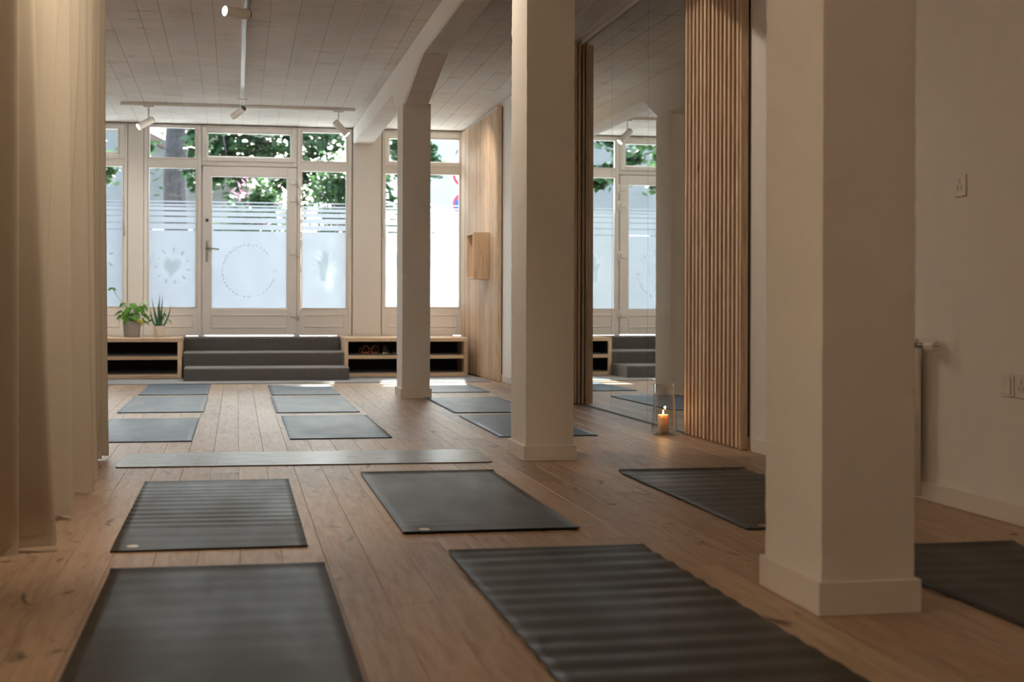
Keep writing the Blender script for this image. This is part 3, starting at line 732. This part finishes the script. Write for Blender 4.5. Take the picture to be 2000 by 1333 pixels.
# ------------------------------------------------------------------ yoga mats
def ymat(x0, x1, y0, y1, label, waves=(), curl=0.0, mat=None, rz=0.0, logo=None, nearcurl=0.0, group=None, th=.0055):
    cx, cy = (x0+x1)/2, (y0+y1)/2; W, L = x1-x0, y1-y0
    r = thing('yoga_mat', label, 'yoga mat', (cx, cy, .0006), rz, group)
    nx, ny = 18, int(L/.011); rn = random.Random(int(cx*1000+cy*77)); ph = rn.uniform(0, 6)
    def zz(x, y):
        z = 0; u = (y+L/2)
        for (a, b, amp, per) in waves:    # from a to b metres (from the near edge), amplitude, period
            e = min(1, max(0, (u-a)/.15), max(0, (b-u)/.15)) if a < u < b else 0
            z += e*amp*(.5+.5*math.sin(2*math.pi*(u+.02*math.sin(2.2*x+ph)+.012*math.sin(u*9+ph))/per))*(.8+.2*math.sin(3.5*x+u*2.3+ph))
        z += .0006*(1+math.sin(5*x+ph)*math.sin(4*y+ph))
        if curl: z += curl*max(0, 1-(L-u)/.07)**2
        if nearcurl: z += nearcurl*max(0, 1-u/.06)**2
        return z
    top = []; 
    for j in range(ny+1):
        for i in range(nx+1):
            x = -W/2+W*i/nx; y = -L/2+L*j/ny; top.append((x, y, zz(x, y)))
    n = len(top); vs = [(x, y, z) for x, y, z in top]+[(x, y, z+th) for x, y, z in top]
    fs = []; S = nx+1
    for j in range(ny):
        for i in range(nx):
            a = j*S+i; fs += [(a, a+S, a+S+1, a+1), (n+a, n+a+1, n+a+S+1, n+a+S)]
    sm = len(fs)
    mb = MB().add(vs, fs, True)
    ed = []
    for i in range(nx): ed += [(i, i+1, n+i+1, n+i), (ny*S+i+1, ny*S+i, n+ny*S+i, n+ny*S+i+1)]
    for j in range(ny): ed += [((j+1)*S, j*S, n+j*S, n+(j+1)*S), (j*S+nx, (j+1)*S+nx, n+(j+1)*S+nx, n+j*S+nx)]
    mb.f += ed; mb.sm += [False]*len(ed)
    mb.obj('mat_body', mat or MATD, r)
    if logo:
        lx, ly = -W/2+logo[0], -L/2+logo[1]; N = 28; vs = []
        for hgt in (th+.0002, th+.0009):
            for k in range(N):
                t = 2*math.pi*k/N; x = lx+logo[2]*math.cos(t); y = ly+logo[3]*math.sin(t); vs.append((x, y, zz(x, y)+hgt))
        fs = [tuple(range(N, 2*N))]+[(k, (k+1) % N, N+(k+1) % N, N+k) for k in range(N)]
        o = MB().add(vs, fs).obj('logo_patch', logo[4], r); o['label'] = 'small oval printed logo'
    return r
ymat(-.385, .281, 2.80, 4.61, 'nearest charcoal yoga mat on the left cut by bottom edge', [(.5, 1.85, .0012, .16)], .007, MATD)
ymat(-.417, .245, 4.970, 6.82, 'rippled charcoal yoga mat at left with white oval logo', [(.35, 1.85, .0042, .118), (0, .5, .0016, .15)], .006, MATD, logo=(.068, .085, .020, .030, LOGO))
ymat(.602, 1.265, 5.176, 7.01, 'glossy charcoal yoga mat centre with flat surface and oval logo', [(.05, .35, .002, .12)], .009, MATD, logo=(.085, .07, .020, .026, LOGO), nearcurl=.005)
ymat(.705, 1.388, 2.92, 4.755, 'strongly rippled charcoal yoga mat in the near middle', [(0, 1.9, .0056, .145)], .008, MATD)
ymat(1.880, 2.542, 5.058, 6.89, 'rippled charcoal yoga mat at right under the slat panel', [(.4, 1.85, .0040, .15), (0, .5, .0015, .16)], .010, MATD, logo=(.085, .06, .022, .022, LOGOR))
ymat(2.03, 2.70, 2.78, 4.60, 'charcoal yoga mat at the right edge behind nearest pillar', [(.9, 1.85, .003, .15)], .008, MATD)
far = [(.326, .958, 8.87, 10.61, 'slate yoga mat in the centre row, front one behind the marbled mat', [(.1, .6, .0022, .16)]),
       (.30, .935, 10.99, 12.80, 'slate yoga mat in the centre row, middle one', []),
       (.312, .935, 13.09, 14.575, 'slate yoga mat in the centre row, the one closest to the steps', []),
       (-.885, -.265, 8.84, 10.52, 'slate yoga mat in the left row, front one partly behind the curtain', [(.1, .5, .0012, .15)]),
       (-.888, -.245, 11.17, 12.91, 'slate yoga mat in the left row, middle one', []),
       (-.87, -.256, 13.26, 14.79, 'slate yoga mat in the left row, the one closest to the steps', []),
       (1.630, 2.268, 8.815, 10.48, 'slate yoga mat in the right row, front one behind middle pillar', [(.1, 1.6, .002, .14)]),
       (1.64, 2.29, 10.785, 12.465, 'slate yoga mat in the right row, middle one between two pillars', [(.2, .8, .0015, .15)]),
       (1.79, 2.357, 13.247, 14.69, 'slate yoga mat in the right row, bright one beside the far slats', [])]
for a in far: ymat(*a[:5], waves=a[5], curl=.004, mat=MATB, group='slate yoga mats in three rows', th=.006)
# marbled mat lying crosswise
mm = thing('yoga_mat', 'pale marbled yoga mat lying crosswise behind the charcoal mats', 'yoga mat', (.378, 7.79, .0006), -.035)
W, L, R = 1.95, .66, .045; out = []
for (cx, cy, a0) in ((W/2-R, L/2-R, 0), (-W/2+R, L/2-R, 90), (-W/2+R, -L/2+R, 180), (W/2-R, -L/2+R, 270)):
    for k in range(7): t = math.radians(a0+15*k); out.append((cx+R*math.cos(t), cy+R*math.sin(t)))
MB().prism(out, 'Z', 0, .003).obj('rubber_base', RUB, mm); MB().prism(out, 'Z', .0031, .0056).obj('mat_body', MARB, mm)
LN = plain('mat_guide_line', (.2, .18, .16), .5)
for xx in (-.575, -.47, ): MB().box(xx-.0025, xx+.0025, -L/2+.03, L/2-.03, .0057, .0062).obj('guide_line', LN, mm)
for xx in (.22, .27): MB().box(xx-.0025, xx+.0025, -.06, .05, .0057, .0062).obj('guide_line', LN, mm)
MB().box(.225, .265, -.006, -.001, .0057, .0062).obj('guide_line', LN, mm)

# ------------------------------------------------------------------ curtains
PK = [(4.22, 4.45, -.70, -.66), (4.57, 4.87, -.70, -.66), (4.85, 5.03, -.60, -.655), (5.15, 5.30, -.74, -.65), (5.45, 5.50, -.73, -.65), (5.80, 5.75, -.62, -.645),
      (6.1, 6.1, -.74, -.64), (6.4, 6.45, -.61, -.64), (6.75, 6.95, -.64, -.65), (7.1, 7.4, -.72, -.67), (7.45, 7.80, -.70, -.68), (7.84, 7.93, -.675, -.69)]
def curtain(k0, k1, label, start_extra=True):
    r = thing('curtain', label, 'curtain', (0, 0, 0)); nz = 40; H = cz(6)-.03; rows = []
    for j in range(nz+1):
        z = .012+(H-.012)*j/nz if j > 1 else (.012, .05)[j]; u = (max(0, z-.055)/1.845)**.8 if z < 1.9 else 1.0; ctrl = []
        for k in range(k0, k1+1):
            ty, by, bx, tx = PK[k]; y = by+(ty-by)*u; x = bx+(tx-bx)*u
            if k > k0: 
                py = rows_prev_y; gap = y-py
                ctrl.append((-.83+.03*u+.015*math.sin(k*2.1), py+gap*.30)); ctrl.append((-.85+.04*u+.012*math.sin(k*1.3+z), py+gap*.78))
            ctrl.append((x-.012, y-.012)); ctrl.append((x, y+.004)); rows_prev_y = y
        if k0 == 0: ctrl = [(-.95, ctrl[0][1]-.5), (-.86, ctrl[0][1]-.12)]+ctrl
        else: ctrl = [(-.80, ctrl[0][1]-.18), (-.82, ctrl[0][1]-.1)]+ctrl
        if k1 == len(PK)-1: ctrl.append((-.86, ctrl[-1][1]+.06))
        pts = []; S = 6
        for i in range(len(ctrl)-1):
            p0 = Vector(ctrl[max(i-1, 0)]); p1 = Vector(ctrl[i]); p2 = Vector(ctrl[i+1]); p3 = Vector(ctrl[min(i+2, len(ctrl)-1)])
            m1 = (p2-p0)*.32; m2 = (p3-p1)*.32; ln_ = (p2-p1).length
            if m1.length > ln_: m1 = m1.normalized()*ln_
            if m2.length > ln_: m2 = m2.normalized()*ln_
            for s in range(S):
                t = s/S; pts.append(p1*(2*t**3-3*t*t+1)+m1*(t**3-2*t*t+t)+p2*(-2*t**3+3*t*t)+m2*(t**3-t*t))
        pts.append(Vector(ctrl[-1])); rows.append([(p.x, p.y, z+(.010*(.5+.5*math.sin(8*p.y+1.3*math.sin(23*p.x))) if j < 2 else 0)) for p in pts])
    n = len(rows[0]); vs = [p for rw in rows for p in rw]; fs = [(j*n+i, j*n+i+1, (j+1)*n+i+1, (j+1)*n+i) for j in range(nz) for i in range(n-1)]
    o = MB().add(vs, fs, True).obj('drape', FAB, r); md = o.modifiers.new('thickness', 'SOLIDIFY'); md.thickness = .0012
    md.offset = 0
    hem = [[(p[0], p[1], z-.012+p[2]) for p in rw] for z, rw in ((.0115, rows[0]), (.03, rows[0]), (.05, rows[0]))]
    vs = [p for rw in hem for p in rw]; o = MB().add(vs, [(j*n+i, j*n+i+1, (j+1)*n+i+1, (j+1)*n+i) for j in range(2) for i in range(n-1)]).obj('hem', FAB, r)
    md = o.modifiers.new('thickness', 'SOLIDIFY'); md.thickness = .0022; md.offset = 0
    return r
curtain(0, 7, 'cream floor-length curtain at the left, nearer panel')
curtain(8, 11, 'cream floor-length curtain at the left, farther narrow panel')
tag(MB().box(-.82, -.78, 1.5, 8.3, cz(6)-.028, cz(6)-.001).obj('curtain_rail', WHITE), 'white ceiling rail carrying both cream curtains', 'curtain rail')

# ------------------------------------------------------------------ track lights
def track(p0, p1, label):
    r = thing('lighting_track', label, 'lighting track', p0); d = Vector(p1)-Vector(p0); L = d.length
    r.rotation_euler = d.to_track_quat('Y', 'Z').to_euler()
    MB().box(-.018, -.006, 0, L, -.03, 0).box(.006, .018, 0, L, -.03, 0).box(-.006, .006, 0, L, -.012, 0).obj('rail', WHITE, r)
    MB().box(-.0058, .0058, .002, L-.002, -.0175, -.0125).obj('conductor', STEEL, r)
    MB().box(-.019, .019, -.012, 0, -.031, 0, .002).box(-.019, .019, L, L+.012, -.031, 0, .002).obj('end_cap', WHITE, r)
    return r
track((.052, 8.3, cz(8.3)-.002), (.052, 15.66, cz(15.66)-.002), 'white lighting track running along the ceiling towards the door')
track((-1.215, 15.78, cz(15.78)-.002), (1.27, 15.78, cz(15.78)-.002), 'white lighting track running crosswise before the windows')
def spot(top, pivot, axis, length, rad, label, energy):
    r = thing('track_spotlight', label, 'spotlight', top, 0, 'white track spotlights'); T = Vector(top); P = Vector(pivot)-T; a = Vector(axis).normalized()
    MB().box(-.055, .055, -.016, .016, -.016, -.001, .003).obj('adapter', WHITE, r)
    MB().tube([(0, 0, -.015), (P.x, P.y, P.z+.01)], .0065, 8).obj('stem', WHITE, r)
    b = P-a*length*.28; e = P+a*length*.72
    hd = MB().tube([b, b+a*.006, e-a*.003, e], [rad*.9, rad, rad, rad*.97], 28)
    h = hd.obj('lamp_head', WHITE, r)
    MB().tube([b-a*.001, b-a*.008], [rad*.86, rad*.8], 24).obj('rear_cap', DARKM, h)
    MB().tube([e+a*.0008, e+a*.0025], rad*.86, 28).obj('lens', LENS, h)
    light('spot_beam', 'SPOT', T+e+a*.02, T+e+a, energy, (1, .93, .82), .03, 70, .7)
spot((.052, 9.9, cz(9.9)-.034), (.030, 9.9, 2.822), (-1, -.62, .0), .185, .037, 'white track spotlight nearest the camera with its lens lit', 30)
spot((.052, 15.1, cz(15.1)-.034), (.035, 15.1, 2.845), (-1, .9, -.75), .17, .036, 'white track spotlight turned away at the track crossing', 80)
spot((-.935, 15.78, cz(15.78)-.034), (-.935, 15.78, 2.79), (-1, -.38, -.62), .18, .036, 'white track spotlight at the left end of the crosswise track', 40)
spot((1.10, 15.78, cz(15.78)-.034), (1.10, 15.78, 2.80), (1, -.10, -1.05), .19, .037, 'white track spotlight at right end, lighting the beam', 30)

# ------------------------------------------------------------------ near right wall: sockets, switch, radiator with valve
def plate(name, y0, z0, z1, wdt, label, kindp):
    r = on_wall(name, label, 'socket' if kindp == 's' else 'switch', y0, (z0+z1)/2); h = (z1-z0)/2
    MB().box(-.010, -.0005, -wdt/2, wdt/2, -h, h, .004).obj('cover_plate', SOCK, r)
    if kindp == 's':
        out = [(.024*math.cos(math.radians(45+90*k))*1.35, .024*math.sin(math.radians(45+90*k))*1.35+.0) for k in range(4)]
        for k in range(3):
            t = math.radians(90+120*k); c = (.0165*math.cos(t), .0185*math.sin(t)); N = 14
            o2 = [(c[0]+.012*math.cos(2*math.pi*i/N)*(1 if k else .9)*(.8), c[1]+.014*math.sin(2*math.pi*i/N)) for i in range(N)]
            s_ = MB().prism(o2, 'X', -.0112, -.0103).obj('outlet', SOCR, r)
            q = MB()
            for (dx, dz) in ((-.004, -.002), (.004, -.002), (0, .005)):
                N2 = 8; q.prism([(c[0]+dx+.0016*math.cos(2*math.pi*i/N2), c[1]+dz+.0016*math.sin(2*math.pi*i/N2)) for i in range(N2)], 'X', -.0118, -.0114)
            q.obj('pin_hole', HOLE, s_)
    else:
        MB().box(-.014, -.0103, -wdt/2+.012, wdt/2-.012, -h+.012, h-.012, .002).obj('rocker', SOCK, r)
plate('wall_socket', 5.43, 1.295, 1.385, .085, 'white three-way wall socket high on the right wall', 's')
plate('light_switch', 5.07, .488, .578, .085, 'white rocker switch low on the right wall', 'w')
plate('wall_socket', 4.965, .488, .578, .085, 'white wall socket at the right picture edge beside the switch', 's')
rd = on_wall('radiator', 'flat white radiator mostly hidden behind the nearest pillar', 'radiator', 5.66)
q = MB()
q.box(-.085, -.030, .07, 1.0, .10, .70, .006); q.obj('panel', TRIM, rd)
for k in range(12): MB().box(-.089, -.0855, (.10+.074*k), .138+.074*k, .14, .66, .001).obj('rib', TRIM, rd)
for yy in (.2, .85): MB().box(-.0295, -.0008, yy, yy+.03, .3, .36).obj('bracket', TRIM, rd)
MB().tube([(-.055, .0695, .672), (-.055, -.035, .672)], .011, 10).obj('pipe', STEEL, rd)
va = MB().tube([(-.055, -.0355, .672), (-.060, -.055, .672)], .016, 12).obj('valve', STEEL, rd)
kn = MB(); vs = []; N = 48; st_ = [(-.0, .021), (.006, .0255), (.058, .0265), (.070, .0235), (.076, .020)]
ax = Vector((.02, -1.0, 0)).normalized(); A = Vector((ax.y, -ax.x, 0)); B = Vector((0, 0, 1)); o0 = Vector((-.0605, -.0555, .672))
for (d, rr) in st_:
    for k in range(N):
        t = 2*math.pi*k/N; r_ = rr*(1-(.05 if (k // 2) % 2 and .003 < d < .062 else 0)); vs.append(o0+ax*d+A*math.cos(t)*r_+B*math.sin(t)*r_)
fs = [(i*N+k, i*N+(k+1) % N, (i+1)*N+(k+1) % N, (i+1)*N+k) for i in range(len(st_)-1) for k in range(N)]+[tuple(range(N)), tuple(len(vs)-N+k for k in range(N))]
kn.add(vs, fs); ko = kn.obj('thermostat_knob', SOCK, rd)
cu = bpy.data.curves.new('lettering', 'FONT'); cu.body = 'Danfoss'; cu.size = .0085; cu.align_x = 'CENTER'; cu.align_y = 'CENTER'; cu.extrude = .0002; cu.materials.append(HOLE)
tf = bpy.data.objects.new('lettering_source', cu); C.objects.link(tf); bpy.context.view_layer.update()
lm_ = bpy.data.meshes.new_from_object(tf.evaluated_get(bpy.context.evaluated_depsgraph_get())); bpy.data.objects.remove(tf)
to = bpy.data.objects.new('lettering', lm_); C.objects.link(to); to.parent = ko; to.location = o0+ax*.0764
to.rotation_euler = (math.pi/2, 0, math.atan2(ax.x, -ax.y))
MB().tube([(-.052, .040, .02), (-.052, .040, .60), (-.055, .030, .658)], .013, 10).obj('pipe', TRIM, rd)

# ------------------------------------------------------------------ outdoors
g = MB().box(-60, 60, YW+.26, 90, .30, .38).obj('street', GROUND); tag(g, 'asphalt street outside the windows', 'street', kind='structure')
def leaves(n, centre, rad, size, mat, name, parent, seed, squash=1.0, hole=.0):
    rn = random.Random(seed); vs = []; fs = []
    cl = [(Vector((rn.gauss(0, 1), rn.gauss(0, 1), rn.gauss(0, 1))).normalized()*rn.uniform(.35, 1)) for _ in range(max(6, n//140))]
    for k in range(n):
        c = cl[k % len(cl)]; p = Vector((c.x*rad[0], c.y*rad[1], c.z*rad[2]))+Vector((rn.gauss(0, .16)*rad[0], rn.gauss(0, .16)*rad[1], rn.gauss(0, .13)*rad[2]))+Vector(centre)
        a = Vector((rn.gauss(0, 1), rn.gauss(0, 1), rn.gauss(0, .5))).normalized(); b = a.cross(Vector((rn.gauss(0, .5), rn.gauss(0, .5), 1))).normalized(); s = size*rn.uniform(.6, 1.3)
        o = len(vs); vs += [p-a*s*.5, p-a*s*.1+b*s*.3, p+a*s*.5, p-a*s*.1-b*s*.3]; fs.append((o, o+1, o+2, o+3))
    o = MB().add(vs, fs).obj(name, mat, parent); o['kind'] = 'stuff'; return o
def tree(x, y, trunk_r, crown_z, rad, n, label, seed, lsize=.24, cx=0, cy=0):
    r = thing('tree', label, 'tree', (x, y, .38), 0)
    MB().tube([(0, 0, 0), (.03, 0, 1.2), (-.02, 0, 2.6), (.06, 0, 4.2), (0, 0, crown_z+rad[2]*.3)], [trunk_r*1.25, trunk_r*1.03, trunk_r, trunk_r*.95, trunk_r*.4], 20).obj('trunk', BARK, r)
    rn = random.Random(seed)
    for k in range(7):
        a = rn.uniform(0, 6.28); z = rn.uniform(2.9, 4.4); L = rad[0]*rn.uniform(.5, .85)
        MB().tube([(0, 0, z), (L*.4*math.cos(a), L*.4*math.sin(a), z+.8), (L*math.cos(a), L*math.sin(a), z+1.0)], [trunk_r*.35, trunk_r*.2, trunk_r*.06], 8).obj('branch', BARK, r)
    leaves(n, (cx, cy, crown_z), rad, lsize, TLEAF, 'foliage', r, seed)
    return r
tree(-1.05, 25.5, .20, 8.6, (3.1, 2.4, 2.0), 22000, 'thick-trunked street tree seen through the window with the heart', 3, .28, .2)
tr0 = [o for o in C.objects if o.name == 'tree'][0]
MB().tube([(0, 0, 4.6), (.35, -1.6, 4.2), (.8, -3.2, 3.3), (.9, -3.9, 2.6)], [.05, .035, .02, .008], 8).obj('branch', BARK, tr0)
for cc, nn, rr, sd_n in (((.85, -4.0, 2.40), 420, (.62, .25, .26), 80), ((1.0, -4.1, 2.95), 260, (.7, .25, .2), 81), ((-.62, -1.0, 3.0), 420, (.32, .3, .55), 77), ((.42, -1.0, 3.15), 330, (.28, .3, .5), 78), ((-1.5, -1.0, 2.8), 700, (.5, .4, .7), 79)):
    leaves(nn, cc, rr, .17, TLEAF, 'foliage', [o for o in C.objects if o.name == 'tree'][0], sd_n)
tree(8.9, 37.0, .16, 5.2, (3.0, 2.2, 2.2), 6000, 'leafy tree farther off seen right of the door', 5, .30)
tree(-8.2, 36.0, .16, 5.0, (2.6, 2.2, 2.2), 5000, 'leafy street tree seen through the leftmost window', 6, .30)
tree(4.45, 36.2, .06, 4.15, (.75, .55, .8), 2000, 'slim young tree outside behind the far pillar', 12, .2)
tree(.6, 41.5, .15, 5.2, (3.0, 1.3, 2.5), 6000, 'dense leafy tree behind the pink bush outside the door', 8, .30)
def bush(x, y, rad, n, label, seed, flowers=0):
    r = thing('bush', label, 'bush', (x, y, .38))
    MB().tube([(0, 0, 0), (0, 0, rad[2]*1.0)], [.07, .03], 8).obj('stem', BARK, r)
    leaves(n, (0, 0, rad[2]*.95), rad, .20, BLEAF, 'foliage', r, seed)
    if flowers: leaves(flowers, (0, -.3, rad[2]*1.1), rad, .14, PINK, 'blossom', r, seed+50)
bush(.45, 33.0, (1.0, .8, 1.55), 5000, 'flowering bush with pink blossoms behind the door glass', 21, 420)
bush(2.75, 35.5, (1.25, .8, 2.3), 7000, 'round green bush outside right of the door', 22, 60)
bush(-5.6, 32, (1.1, .8, 1.3), 3500, 'low green bush outside behind the leftmost window', 23)
bush(3.8, 31.5, (.6, .5, 1.6), 4200, 'pale green bush outside behind the far pillar', 24, 60)
hs = thing('house', 'grey rendered house with pitched roof across the street', 'house', (-3.5, 44, .38))
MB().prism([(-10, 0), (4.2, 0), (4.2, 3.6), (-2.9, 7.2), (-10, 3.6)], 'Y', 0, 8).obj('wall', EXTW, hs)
MB().prism([(4.7, 3.35), (-2.9, 7.25), (-10.5, 3.4), (-10.5, 3.65), (-2.9, 7.5), (4.7, 3.6)], 'Y', -.4, 8.4).obj('roof', ROOF, hs)
for xx in (-8, -5, -2, 1):
    f_ = MB(); frame_rect(f_, xx, xx+1.2, 1.2, 2.7, .09, -.05, .0, .01); f_ = f_.obj('window_frame', PVC, hs); MB().box(xx+.09, xx+1.11, -.02, -.005, 1.29, 2.61).obj('pane', WINDK, f_)
h2 = thing('house', 'bright rendered house coloured as if sunlit behind the traffic signs', 'house', (10.5, 46, .38))
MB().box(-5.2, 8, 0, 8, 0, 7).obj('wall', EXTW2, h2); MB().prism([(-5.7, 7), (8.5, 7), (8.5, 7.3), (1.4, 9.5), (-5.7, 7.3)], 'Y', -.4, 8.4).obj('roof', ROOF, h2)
for xx in (-1, 3):
    f_ = MB(); frame_rect(f_, xx, xx+1.3, 3.8, 5.2, .1, -.05, 0, .01); f_ = f_.obj('window_frame', PVC, h2); MB().box(xx+.1, xx+1.2, -.02, -.005, 3.9, 5.1).obj('pane', WINDK, f_)
sg = thing('traffic_sign', 'sign post with red-ringed disc above a blue disc', 'traffic sign', (6.18, 39.0, .38))
MB().tube([(0, .05, 0), (0, .05, 4.4)], .03, 10).obj('post', STEEL, sg)
def disc(r0, z, y0, y1, name, mat, parent, n=36): return MB().prism([(r0*math.cos(2*math.pi*k/n), z+r0*math.sin(2*math.pi*k/n)) for k in range(n)], 'Y', y0, y1).obj(name, mat, parent)
d1 = disc(.31, 4.0, .0, .02, 'sign_plate', SIGNR, sg); disc(.235, 4.0, -.004, -.001, 'sign_face', SIGNW, d1)
d2 = disc(.31, 3.2, .0, .02, 'sign_plate', SIGNR, sg); disc(.255, 3.2, -.004, -.001, 'sign_face', SIGNB, d2)
MB().prism([(-.21, 3.2+.15), (-.15, 3.2+.21), (.21, 3.2-.15), (.15, 3.2-.21)], 'Y', -.008, -.005).obj('stroke', SIGNR, d2)
